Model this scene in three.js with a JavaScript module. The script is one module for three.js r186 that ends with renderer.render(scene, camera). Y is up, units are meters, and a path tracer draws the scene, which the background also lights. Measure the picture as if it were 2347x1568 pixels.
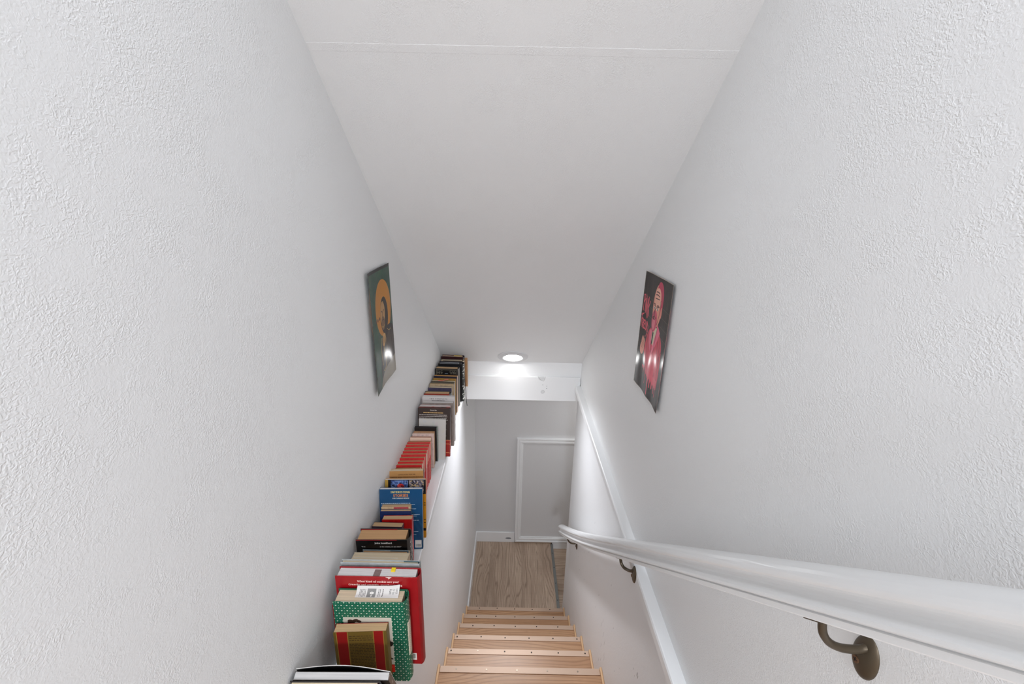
import * as THREE from 'three';
import { RoundedBoxGeometry } from 'three/addons/geometries/RoundedBoxGeometry.js';
import { mergeGeometries, toCreasedNormals } from 'three/addons/utils/BufferGeometryUtils.js';
import { RectAreaLightUniformsLib } from 'three/addons/lights/RectAreaLightUniformsLib.js';

// ---------------------------------------------------------------- camera, exposure, lights
// Everything below is laid out with the camera at the origin; CY lifts the finished scene so that the basement floor is y = 0.
const CY = 3.588;
const scene = new THREE.Scene();
scene.background = new THREE.Color(0x000000);
const camera = new THREE.PerspectiveCamera(77.3196, 2347 / 1568, 0.02, 50);
camera.position.set(0, CY, 0);
camera.up.set(-0.020096, 0.949245, -0.313895);
camera.lookAt(0.000013, CY - 0.313959, -0.949437);
const renderer = new THREE.WebGLRenderer({ antialias: true });
renderer.toneMapping = THREE.LinearToneMapping;
renderer.toneMappingExposure = 1.28;
renderer.shadowMap.enabled = true;
RectAreaLightUniformsLib.init();

const CAN_CANDELA = 3.0;       // recessed lamp at the foot of the sloped ceiling: a cone of light square to the slope
const ROOM_RADIANCE = 155, HEAD_RADIANCE = 50;   // two ceiling lamps of the room at the stair head, behind and above the camera
const CORRIDOR_RADIANCE = 32; // ceiling lamp of the basement corridor, right of the landing

// ---------------------------------------------------------------- measures (metres, relative to the camera)
const XL = -0.478, XR = 0.4975;              // faces of the upper walls
const XLL = -0.3456, XRL = 0.4925;           // faces of the lower walls
const LEDGE = -1.2506;                       // top of the ledge on both sides = upper floor level
const ZE = -2.808;                           // board on the end wall
const ZB = -3.726;                           // back wall of the landing
const BEAM = -1.372;                         // underside of the end wall
const LAND = -3.51, BASE = -3.588;           // landing floor, basement floor
const RUN = 0.2403, RISE = 0.2068, NZ = -1.553, NY = -2.268;
const ceilY = z => 1.2577 + 0.829 * z;
const HALLC = 1.75, ZH = -0.1, ZBACK = 4.4, RW = 1.7;   // room at the stair head: ceiling height, front, back, half width
const WEND = -2.862;                         // free end of the lower right wall

// ---------------------------------------------------------------- helpers
let seed = 7;
const rnd = () => { seed = (seed * 16807) % 2147483647; return seed / 2147483647; };
const used = new Map();
function numbered(n) { const k = used.get(n) || 0; used.set(n, k + 1); return k ? n + '_' + String(k).padStart(3, '0') : n; }
function mat(color, o = {}) { return new THREE.MeshStandardMaterial({ color, roughness: 0.6, ...o }); }
function phys(color, o = {}) { return new THREE.MeshPhysicalMaterial({ color, roughness: 0.6, ...o }); }
function mesh(name, geo, m, parent) {
  const o = new THREE.Mesh(geo, m); o.name = parent ? name : numbered(name); o.castShadow = o.receiveShadow = true;
  (parent || scene).add(o); return o;
}
function group(name, pos = [0, 0, 0]) { const g = new THREE.Group(); g.name = numbered(name); g.position.set(...pos); scene.add(g); return g; }
function tag(o, label, category, grp) { o.userData = { label, category }; if (grp) o.userData.group = grp; return o; }
function struct(o, label) { o.userData = { kind: 'structure', label, category: o.name.split('_')[0] }; return o; }
function bx(x0, x1, y0, y1, z0, z1, r = 0) {
  const w = x1 - x0, h = y1 - y0, d = z1 - z0;
  const g = r ? new RoundedBoxGeometry(w, h, d, 2, r) : new THREE.BoxGeometry(w, h, d);
  return g.translate((x0 + x1) / 2, (y0 + y1) / 2, (z0 + z1) / 2);
}
function slabX(zy, x0, x1) {                 // polygon in (z, y), extruded along x
  const s = new THREE.Shape(zy.map(([z, y]) => new THREE.Vector2(-z, y)));
  return new THREE.ExtrudeGeometry(s, { depth: x1 - x0, bevelEnabled: false }).rotateY(Math.PI / 2).translate(x0, 0, 0);
}
function metreUV(g, s = 1, swap = false, ou = 0, ov = 0) {   // planar uv in metres by face direction
  if (g.index) g = g.toNonIndexed();
  g.computeVertexNormals();
  const p = g.attributes.position, n = g.attributes.normal, uv = new Float32Array(p.count * 2);
  for (let i = 0; i < p.count; i++) {
    const ax = Math.abs(n.getX(i)), ay = Math.abs(n.getY(i)), az = Math.abs(n.getZ(i));
    let u, v;
    if (ax > ay && ax > az) { u = p.getZ(i); v = p.getY(i); }
    else if (ay > az) { u = p.getX(i); v = p.getZ(i); }
    else { u = p.getX(i); v = p.getY(i); }
    if (swap) [u, v] = [v, u];
    uv[2 * i] = u * s + ou; uv[2 * i + 1] = v * s + ov;
  }
  g.setAttribute('uv', new THREE.BufferAttribute(uv, 2));
  return g;
}
// periodic gradient-free value noise
function hash(x, y, s) { let h = Math.imul(x, 374761393) ^ Math.imul(y, 668265263) ^ Math.imul(s, 1274126177); h = Math.imul(h ^ (h >>> 13), 1274126177); return ((h ^ (h >>> 16)) >>> 0) / 4294967296; }
function pn(x, y, px, py, s) {
  const xi = Math.floor(x), yi = Math.floor(y); let fx = x - xi, fy = y - yi;
  fx = fx * fx * (3 - 2 * fx); fy = fy * fy * (3 - 2 * fy);
  const a = ((xi % px) + px) % px, b = (a + 1) % px, c = ((yi % py) + py) % py, d = (c + 1) % py;
  const v0 = hash(a, c, s), v1 = hash(b, c, s), v2 = hash(a, d, s), v3 = hash(b, d, s);
  return (v0 + (v1 - v0) * fx) * (1 - fy) + (v2 + (v3 - v2) * fx) * fy;
}
function dataTex(w, h, fn, srgb) {
  const d = new Uint8Array(w * h * 4);
  for (let y = 0; y < h; y++) for (let x = 0; x < w; x++) {
    const c = fn(x / w, y / h), i = 4 * (y * w + x);
    if (typeof c === 'number') d[i] = d[i + 1] = d[i + 2] = Math.max(0, Math.min(255, c * 255));
    else for (let k = 0; k < 3; k++) d[i + k] = Math.max(0, Math.min(255, c[k]));
    d[i + 3] = 255;
  }
  const t = new THREE.DataTexture(d, w, h); t.wrapS = t.wrapT = THREE.RepeatWrapping;
  t.magFilter = THREE.LinearFilter; t.minFilter = THREE.LinearMipmapLinearFilter; t.generateMipmaps = true;
  if (srgb) t.colorSpace = THREE.SRGBColorSpace;
  t.needsUpdate = true; return t;
}
function canvasTex(w, h, draw) {
  const c = document.createElement('canvas'); c.width = w; c.height = h;
  draw(c.getContext('2d'), w, h);
  const t = new THREE.CanvasTexture(c); t.colorSpace = THREE.SRGBColorSpace; return t;
}

// ---------------------------------------------------------------- surface materials
// sprayed wall texture: soft blobs a few millimetres across, denser in some patches than in others; one tile is 0.52 m
const sprayTex = dataTex(1536, 1536, (u, v) => {
  const warpx = (pn(u * 150, v * 150, 150, 150, 5) - 0.5) * 0.005, warpy = (pn(u * 150, v * 150, 150, 150, 6) - 0.5) * 0.005;
  const x = u + warpx, y = v + warpy;
  const b = pn(x * 210, y * 210, 210, 210, 1), f = pn(x * 420, y * 420, 420, 420, 2), c = pn(u * 7, v * 7, 7, 7, 3), c2 = pn(u * 23, v * 23, 23, 23, 4);
  const patch = 0.35 + 0.65 * Math.max(0, Math.min(1, (0.5 * c + 0.5 * c2 - 0.3) * 2.4));
  const s = Math.max(0, Math.min(1, (b * 0.5 + f * 0.5 - 0.28) * 2.1));
  return 0.1 + 0.85 * s * s * (3 - 2 * s) * patch;
});
sprayTex.repeat.set(1 / 0.52, 1 / 0.52);
const WALLC = 0xf2f2f1;
const wallPaint = mat(WALLC, { roughness: 0.55, bumpMap: sprayTex, bumpScale: 0.00042 });
const ceilTex = sprayTex.clone(); ceilTex.repeat.set(1 / 0.43, 1 / 0.43); ceilTex.offset.set(0.31, 0.57); ceilTex.needsUpdate = true;
const ceilPaint = mat(0xf0f0ef, { roughness: 0.7, bumpMap: ceilTex, bumpScale: 0.0004 });
const rollTex = dataTex(512, 512, (u, v) => 0.5 * pn(u * 160, v * 160, 160, 160, 11) + 0.5 * pn(u * 60, v * 60, 60, 60, 12));
rollTex.repeat.set(1 / 0.5, 1 / 0.5);
const smoothPaint = mat(0xf0f0f0, { roughness: 0.5, bumpMap: rollTex, bumpScale: 0.00025 });
const trimPaint = mat(0xf1f1f0, { roughness: 0.32, bumpMap: rollTex, bumpScale: 0.0001 });
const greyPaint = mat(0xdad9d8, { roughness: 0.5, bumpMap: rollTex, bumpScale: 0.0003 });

// oak: grain runs along u; cathedral figure from warped rings, fine pores, slow change of tone
function oak(base, dark, light, s, cath) {
  const mixc = (a, b, t) => a.map((q, i) => q + (b[i] - q) * t);
  return dataTex(1024, 512, (u, v) => {
    const w1 = pn(u * 4, v * 3, 4, 3, s) - 0.5, w2 = pn(u * 9, v * 8, 9, 8, s + 1) - 0.5;
    const d = v + 0.16 * w1 + 0.05 * w2;
    const arch = Math.abs(((v * 3) % 1) - 0.5);
    const ring = 0.5 + 0.5 * Math.sin((d * 22 + cath * 5 * pn(u * 3, v * 3, 3, 3, s + 2) * (1 - arch)) * 6.2832);
    const pore = pn(u * 40, v * 300, 40, 300, s + 3), fib = pn(u * 14, v * 150, 14, 150, s + 4), tone = pn(u * 3, v * 6, 3, 6, s + 5);
    let c = mixc(base, light, Math.max(0, fib - 0.45) * 1.0 + tone * 0.35);
    c = mixc(c, dark, Math.pow(ring, 5) * 0.42 + Math.max(0, pore - 0.7) * 0.9 + Math.max(0, 0.42 - tone) * 0.6);
    return c;
  }, true);
}
const treadTex = oak([186, 142, 104], [140, 98, 64], [208, 168, 130], 21, 1.0);
const greyOakTex = oak([172, 148, 128], [112, 92, 76], [214, 192, 170], 41, 1.6);
function wood(tex, ru, rv, ou, ov, rough = 0.42, tint = 0xffffff) {
  const t = tex.clone(); t.repeat.set(ru, rv); t.offset.set(ou, ov); t.needsUpdate = true;
  return mat(tint, { map: t, roughness: rough });
}
const stickWood = mat(0xdcb489, { roughness: 0.5 });
const bronzeStrip = mat(0xc9ae98, { roughness: 0.5, metalness: 0.3 });
const greyStrip = mat(0x80817e, { roughness: 0.45, metalness: 0.5 });
const screwDark = mat(0x2e2620, { roughness: 0.45, metalness: 0.6 });
const screwSteel = mat(0x9a8c7c, { roughness: 0.35, metalness: 0.8 });

// ---------------------------------------------------------------- the setting
const G = metreUV;
// upper walls, following the sloped ceiling
const upperPoly = [[ZE - 0.13, LEDGE], [ZH, LEDGE], [ZH, ceilY(ZH)], [ZE - 0.13, ceilY(ZE - 0.13)]];
struct(mesh('wall_left', G(slabX(upperPoly, XL - 0.12, XL)), wallPaint), 'textured white upper wall rising above the ledge of books');
struct(mesh('wall_right', G(slabX(upperPoly, XR, XR + 0.12)), wallPaint), 'textured white upper wall above the handrail');
// lower walls
struct(mesh('wall_left_lower', G(bx(XL - 0.12, XLL, BASE - 0.1, LEDGE - 0.036, ZB, -0.351)), smoothPaint), 'smooth white lower wall below the book ledge');
{
  const marks = canvasTex(2048, 1024, (g, w, h) => {
    // z runs from WEND (left) to -0.351 (right), y from BASE-0.1 (bottom) to LEDGE (top)
    g.fillStyle = '#ffffff'; g.fillRect(0, 0, w, h);
    const P = (z, y) => [(z - WEND) / (-0.351 - WEND) * w, (LEDGE - y) / (LEDGE - BASE + 0.1) * h];
    const spot = (z, y, rx, ry, a, col = '60,58,55') => { const [x, q] = P(z, y); g.fillStyle = `rgba(${col},${a})`; g.beginPath(); g.ellipse(x, q, rx, ry, 0.3, 0, 7); g.fill(); };
    for (let i = 0; i < 34; i++) spot(WEND + 0.1 + rnd() * 1.9, LEDGE - 0.25 - rnd() * 1.5, 1 + rnd() * 1.4, 1 + rnd() * 2, 0.25 + rnd() * 0.3);
    spot(-1.13, -1.672, 2.2, 5, 0.6); spot(-1.122, -1.675, 1.6, 4, 0.55); spot(-1.17, -1.70, 2, 1.2, 0.5); spot(-1.15, -1.71, 1.6, 1.2, 0.4);
    for (let i = 0; i < 9; i++) spot(-1.52 - rnd() * 0.14, -2.02 - rnd() * 0.3, 1, 5 + rnd() * 7, 0.3);
  });
  const g = G(bx(XRL, XR + 0.12, BASE - 0.1, LEDGE - 0.0405, WEND, -0.351));
  const p = g.attributes.position, uv = g.attributes.uv;
  for (let i = 0; i < p.count; i++) uv.setXY(i, (p.getZ(i) - WEND) / (-0.351 - WEND), (p.getY(i) - BASE + 0.1) / (LEDGE - BASE + 0.1));
  const rt = rollTex.clone(); rt.repeat.set(5, 5); rt.needsUpdate = true;
  struct(mesh('wall_right_lower', g, mat(0xf0f0f0, { map: marks, roughness: 0.5, bumpMap: rt, bumpScale: 0.00025 })), 'smooth white lower wall with small scuffs beside the stairs');
}
// ledges: a cap board on the left, a narrow rounded rail of trim on the right
struct(mesh('trim_1', G(bx(XL - 0.12, -0.322, LEDGE - 0.036, LEDGE, ZE - 0.012, -0.351, 0.004)), trimPaint), 'white ledge cap carrying the row of books');
{
  const s = new THREE.Shape();   // profile in (-x.., y) seen along z: flat top, two small beads on the outer edge, fascia
  const o = 0.459, b = LEDGE - 0.040, t = LEDGE;
  s.moveTo(XR + 0.12, b); s.lineTo(XR + 0.12, t); s.lineTo(o + 0.006, t);
  s.quadraticCurveTo(o + 0.001, t, o + 0.0012, t - 0.004); s.lineTo(o + 0.0028, t - 0.0055); s.quadraticCurveTo(o, t - 0.007, o, t - 0.011); s.lineTo(o, b + 0.002); s.lineTo(o + 0.002, b);
  const g = new THREE.ExtrudeGeometry(s, { depth: 2.457, bevelEnabled: false, curveSegments: 5 }).translate(0, 0, ZE);
  struct(mesh('trim_2', G(g), trimPaint), 'narrow white ledge trim running along the right wall');
}
// sloped ceiling over the stairs and flat ceiling of the hall
{
  const th = 0.12, g = slabX([[ZE - 0.13, ceilY(ZE - 0.13)], [ZH, ceilY(ZH)], [ZH, ceilY(ZH) + th], [ZE - 0.13, ceilY(ZE - 0.13) + th]], XL - 0.12, XR + 0.12);
  struct(mesh('ceiling', G(g), ceilPaint), 'textured white ceiling sloping down parallel to the stairs');
  struct(mesh('ceiling_room', G(bx(-RW - 0.12, RW + 0.12, HALLC, HALLC + th, ZH - 0.12, ZBACK + 0.12)), ceilPaint), 'flat white ceiling of the room at the stair head');
  // taped joint across the slope
  const jz = -1.128, jg = new RoundedBoxGeometry(XR - XL, 0.0024, 0.02, 2, 0.0011);
  const j = mesh('trim_5', G(jg), ceilPaint); j.position.set((XL + XR) / 2, ceilY(jz) + 0.00105, jz); j.rotation.x = -Math.atan(0.829);
  struct(j, 'faint plaster joint across the sloped ceiling');
}
// room at the stair head, behind the camera
struct(mesh('wall_room_back', G(bx(-RW - 0.12, RW + 0.12, LEDGE, HALLC, ZBACK, ZBACK + 0.12)), wallPaint), 'white back wall of the room at the stair head');
struct(mesh('wall_room_left', G(bx(-RW - 0.12, -RW, LEDGE, HALLC, ZH - 0.12, ZBACK)), wallPaint), 'white left wall of the room at the stair head');
struct(mesh('wall_room_right', G(bx(RW, RW + 0.12, LEDGE, HALLC, ZH - 0.12, ZBACK)), wallPaint), 'white right wall of the room at the stair head');
struct(mesh('wall_room_front', G(mergeGeometries([bx(-RW, XL - 0.12, LEDGE, HALLC, ZH - 0.12, ZH), bx(XR + 0.12, RW, LEDGE, HALLC, ZH - 0.12, ZH), bx(XL - 0.12, XR + 0.12, ceilY(ZH) + 0.121, HALLC, ZH - 0.12, ZH)])), wallPaint), 'white wall with the stair opening at the stair head');
{ // floor of oak boards
  const f = struct(mesh('floor_room', mergeGeometries([bx(-RW - 0.12, RW + 0.12, LEDGE - 0.2, LEDGE - 0.012, ZH - 0.12, ZBACK + 0.12), bx(XL - 0.12, XR + 0.12, LEDGE - 0.2, LEDGE - 0.012, -0.351, ZH - 0.12)]), mat(0x6b5646)), 'wooden floor of the room at the stair head');
  for (let i = 0; i < 17; i++) {
    const x0 = -RW + i * 0.2, x1 = x0 + 0.199, mid = x0 > XL - 0.1 && x1 < XR + 0.1;
    mesh('plank', G(bx(x0, x1, LEDGE - 0.012, LEDGE, mid ? -0.351 : ZH, ZBACK, 0.001), 1, true), wood(greyOakTex, 0.8, 1.7, rnd(), rnd(), 0.5, 0xffffff), f);
  }
}
// end wall over the landing and its board
struct(mesh('wall_end', G(bx(XL, XR, BEAM + 0.004, ceilY(ZE), ZE - 0.13, ZE - 0.013)), wallPaint), 'short textured end wall hanging over the landing');
{
  const stain = canvasTex(1024, 256, (g, w, h) => {
    g.fillStyle = '#ffffff'; g.fillRect(0, 0, w, h);
    const X = px => (px - 1061) / (1324 - 1061) * w, Yp = py => (py - 863) / (918 - 863) * h;
    g.lineWidth = 5; g.strokeStyle = 'rgba(120,120,118,0.30)';
    g.beginPath(); g.moveTo(X(1229), Yp(862)); g.quadraticCurveTo(X(1236), Yp(872), X(1242), Yp(872)); g.quadraticCurveTo(X(1246), Yp(866), X(1245), Yp(861)); g.stroke();
    g.fillStyle = 'rgba(150,150,148,0.20)'; g.beginPath(); g.ellipse(X(1237), Yp(866), 28, 22, 0, 0, 7); g.fill();
    g.beginPath(); g.ellipse(X(1241), Yp(897), 15, 17, 0.5, 0, 7); g.fill(); g.lineWidth = 3; g.stroke();
    g.fillStyle = 'rgba(90,90,88,0.6)'; for (const [a, b, r] of [[1249.5, 883.5, 3.4], [1249.5, 889, 4], [1240.5, 881, 3.2]]) { g.beginPath(); g.arc(X(a), Yp(b), r, 0, 7); g.fill(); }
  });
  const g = bx(XLL - 0.12, XRL, BEAM, -1.187, ZE - 0.013, ZE, 0.0025);
  const p = g.attributes.position, uv = g.attributes.uv;
  for (let i = 0; i < p.count; i++) uv.setXY(i, (p.getX(i) - XLL) / (XRL - XLL), (p.getY(i) - BEAM) / (-1.187 - BEAM));
  struct(mesh('trim_3', g, mat(0xf0f0ef, { map: stain, roughness: 0.38 })), 'smooth white board with grey stains along the end wall');
}
// landing and basement corridor
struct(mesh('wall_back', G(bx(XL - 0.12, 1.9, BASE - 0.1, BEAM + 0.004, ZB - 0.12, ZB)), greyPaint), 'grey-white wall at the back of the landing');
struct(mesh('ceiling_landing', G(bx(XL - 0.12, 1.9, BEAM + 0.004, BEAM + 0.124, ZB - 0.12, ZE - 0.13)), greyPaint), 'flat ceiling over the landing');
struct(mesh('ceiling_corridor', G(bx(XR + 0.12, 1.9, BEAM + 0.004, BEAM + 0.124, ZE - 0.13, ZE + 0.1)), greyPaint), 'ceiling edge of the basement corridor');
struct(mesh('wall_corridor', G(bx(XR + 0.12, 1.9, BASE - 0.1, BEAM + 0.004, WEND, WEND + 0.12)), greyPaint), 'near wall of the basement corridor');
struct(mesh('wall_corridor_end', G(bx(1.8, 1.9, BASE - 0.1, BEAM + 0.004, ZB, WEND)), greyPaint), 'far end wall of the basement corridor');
{
  const f = struct(mesh('floor_landing', bx(XLL, 0.476, BASE, LAND - 0.008, ZB, NZ - 5 * RUN + 0.02), mat(0x5d5048)), 'grey-brown oak landing floor at the foot of the stairs');
  const n = 5, x0 = XLL, x1 = 0.462, w = (x1 - x0) / n;
  for (let i = 0; i < n; i++)
    mesh('plank', G(bx(x0 + i * w, x0 + (i + 1) * w - 0.0004, LAND - 0.008, LAND, ZB, NZ - 5 * RUN + 0.02), 1, true), wood(greyOakTex, 0.75, 2.6, 0.37 * i + 0.1, 0.13 * i, 0.4), f);
}
{
  const f = struct(mesh('floor', bx(XR - 0.022, 1.9, BASE - 0.1, BASE - 0.006, ZB - 0.12, WEND + 0.12), mat(0x5d5048)), 'grey-brown oak floor of the basement corridor');
  for (let i = 0; i < 6; i++) {
    const z0 = ZB + i * 0.146;
    mesh('plank', G(bx(0.476, 1.8, BASE - 0.006, BASE, z0, Math.min(z0 + 0.1455, WEND)), 1), wood(greyOakTex, 0.75, 2.6, 0.2 * i, 0.31 * i, 0.4), f);
  }
}
// baseboards
struct(mesh('baseboard_left', G(bx(XLL, XLL + 0.012, LAND, LAND + 0.128, ZB + 0.0125, NZ - 5 * RUN - 0.012, 0.003)), trimPaint), 'white baseboard along the left side of the landing');
{
  const b = struct(mesh('baseboard_back', G(bx(XLL, 0.068, LAND, LAND + 0.128, ZB, ZB + 0.012, 0.003)), trimPaint), 'white baseboard on the landing back wall beside the framed panel');
  const sm = new THREE.CircleGeometry(1, 24).scale(0.032, 0.012, 1);
  const m = mesh('scuff', sm, mat(0x8f9194, { roughness: 0.6 }), b); m.position.set(0.003, LAND + 0.052, ZB + 0.0123);
}
struct(mesh('baseboard_corridor', G(bx(0.478, 1.8, BASE, LAND + 0.0015, ZB, ZB + 0.012, 0.003)), trimPaint), 'short white baseboard below the framed panel right of the landing');
// framed panel door on the back wall
{
  const x0 = 0.0722, x1 = 0.93, y0 = -3.493, y1 = -2.226;
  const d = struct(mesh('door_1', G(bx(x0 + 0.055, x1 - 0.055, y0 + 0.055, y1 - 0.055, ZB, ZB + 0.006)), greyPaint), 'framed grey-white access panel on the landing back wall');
  const ring = (a, b, dep, bev) => {
    const s = new THREE.Shape([[x0 + a, y0 + a], [x1 - a, y0 + a], [x1 - a, y1 - a], [x0 + a, y1 - a]].map(q => new THREE.Vector2(...q)));
    s.holes.push(new THREE.Path([[x0 + b, y0 + b], [x0 + b, y1 - b], [x1 - b, y1 - b], [x1 - b, y0 + b]].map(q => new THREE.Vector2(...q))));
    return new THREE.ExtrudeGeometry(s, { depth: dep - bev, bevelEnabled: true, bevelThickness: bev, bevelSize: bev, bevelOffset: -bev, bevelSegments: 2 }).translate(0, 0, ZB + 0.0001);
  };
  mesh('casing', G(mergeGeometries([ring(0, 0.017, 0.026, 0.003), ring(0.0165, 0.027, 0.020, 0.003), ring(0.0265, 0.049, 0.023, 0.004), ring(0.0485, 0.061, 0.015, 0.004)])), trimPaint, d);
  mesh('threshold', bx(0.073, 0.47, LAND, LAND + 0.008, ZB, ZB + 0.018, 0.002), mat(0xa88d72, { roughness: 0.5 }), d);
}

// ---------------------------------------------------------------- stairs
{
  const st = tag(group('staircase'), 'oak staircase with bronze metal nosing strips descending to the landing', 'staircase');
  const x0 = XLL, x1 = XRL, screwG = new THREE.CylinderGeometry(0.0042, 0.0042, 0.0012, 12), slot = new THREE.BoxGeometry(0.0055, 0.0004, 0.0009);
  for (let k = 4; k >= -5; k--) {
    const z = NZ + k * RUN, y = NY + k * RISE;
    mesh('tread', G(bx(x0 + 0.0005, x1 - 0.0005, y - 0.026, y, z + 0.002, z + RUN + 0.012, 0.002)), wood(treadTex, 0.62, 2.6, rnd(), rnd(), 0.4), st);
    mesh('riser', G(bx(x0 + 0.0005, x1 - 0.0005, (k > -5 ? y - RISE : LAND) + 0.001, y - 0.027, z + 0.012, z + 0.026)), wood(treadTex, 0.62, 1.5, rnd(), rnd(), 0.45), st);
    const ns = mesh('nosing_strip', mergeGeometries([bx(x0 + 0.013, x1 - 0.013, y, y + 0.003, z - 0.002, z + 0.030, 0.0012), bx(x0 + 0.013, x1 - 0.013, y - 0.022, y + 0.002, z - 0.002, z + 0.001)].map(g => g.index ? g.toNonIndexed() : g)), bronzeStrip, st);
    const n = (k === -2 || k === -1) ? 6 : 5, first = n === 6 ? 0.03 : 0.095 - 0.004 * k;
    for (let i = 0; i < n; i++) {
      const x = x0 + first + i * (x1 - x0 - first - (n === 6 ? 0.035 : 0.125)) / (n - 1);
      const s = mesh('screw', screwG, k >= 0 || (k === -1 && i === 1) ? screwSteel : screwDark, ns); s.position.set(x, y + 0.0033, z + 0.012 + (rnd() - 0.5) * 0.005);
    }
    for (const [a, b] of [[x0 + 0.0005, x0 + 0.0125], [x1 - 0.0125, x1 - 0.0005]])
      mesh('edge_trim', bx(a, b, y, y + 0.014, z - 0.004, z + RUN + 0.010, 0.004), stickWood, st);
  }
}
// metal edging of the landing
{
  const e = tag(group('floor_edging', [0, LAND, 0]), 'dark grey metal edging strip along the right edge of the landing floor', 'edging');
  const z1 = NZ - 5 * RUN + 0.008;
  mesh('strip', mergeGeometries([bx(0.457, 0.4835, 0, 0.003, ZB + 0.03, z1, 0.001), bx(0.481, 0.4835, -0.03, 0.002, ZB + 0.03, z1, 0.001)]), greyStrip, e);
  const sg = new THREE.CylinderGeometry(0.0038, 0.0038, 0.0012, 12);
  for (let i = 0; i < 5; i++) { const s = mesh('screw', sg, screwDark, e); s.position.set(0.470, 0.0034, -2.83 - i * 0.185); }
}

// ---------------------------------------------------------------- lamps
{
  const z = -2.733, y = ceilY(z), tilt = Math.atan(0.829);
  const g = tag(group('recessed_light', [0.008, y, z]), 'round recessed ceiling light glowing at the foot of the sloped ceiling', 'light');
  g.rotation.x = -tilt;                                        // local -y is the ceiling's downward normal
  const ringP = [[0.060, -0.010], [0.070, -0.0125], [0.074, -0.011], [0.082, -0.0085], [0.098, -0.006], [0.103, -0.004], [0.104, 0.0]].map(p => new THREE.Vector2(...p));
  mesh('trim_ring', new THREE.LatheGeometry(ringP, 64), mat(0xdadada, { roughness: 0.4, side: THREE.DoubleSide }), g);
  const lensP = [[0, -0.0165], [0.03, -0.016], [0.050, -0.0145], [0.061, -0.0105]].map(p => new THREE.Vector2(...p));
  mesh('lens', new THREE.LatheGeometry(lensP, 48), mat(0xffffff, { roughness: 0.4, emissive: 0xffffff, emissiveIntensity: 26, side: THREE.DoubleSide }), g);
  const l = new THREE.SpotLight(0xf3f7ff, CAN_CANDELA, 0, 1.08, 1, 2); l.castShadow = true; l.shadow.radius = 2.8;
  l.position.set(0, -0.018, 0); l.target.position.set(0, -1, 0); g.add(l); g.add(l.target); l.target.name = 'lamp_target'; l.name = 'lamp_light';
}
function flushLamp(name, label, pos, r, radiance, tint = 0xebf3ff) {
  const g = tag(group(name, pos), label, 'lamp');
  mesh('base', new THREE.CylinderGeometry(r * 1.03, r * 1.03, 0.025, 48).translate(0, -0.0125, 0), mat(0xdddddd), g);
  const dp = [[0, -0.075], [r * 0.45, -0.072], [r * 0.8, -0.058], [r, -0.025]].map(p => new THREE.Vector2(...p));
  mesh('diffuser', new THREE.LatheGeometry(dp, 48), mat(0xffffff, { emissive: 0xffffff, emissiveIntensity: 2, side: THREE.DoubleSide }), g);
  const l = new THREE.RectAreaLight(tint, radiance, r * 1.6, r * 1.6); l.position.set(0, -0.08, 0); l.rotation.x = -Math.PI / 2; g.add(l); l.name = 'lamp_light';
}
flushLamp('ceiling_lamp', 'large round flush ceiling lamp in the middle of the room at the stair head', [0, HALLC, 3.4], 0.31, ROOM_RADIANCE);
flushLamp('ceiling_lamp', 'small round flush ceiling lamp just above the stair head', [0, HALLC, 0.45], 0.19, HEAD_RADIANCE);
flushLamp('ceiling_lamp', 'round flush ceiling lamp in the basement corridor', [1.15, BEAM + 0.004, -3.3], 0.13, CORRIDOR_RADIANCE, 0xf8f8fa);

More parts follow.
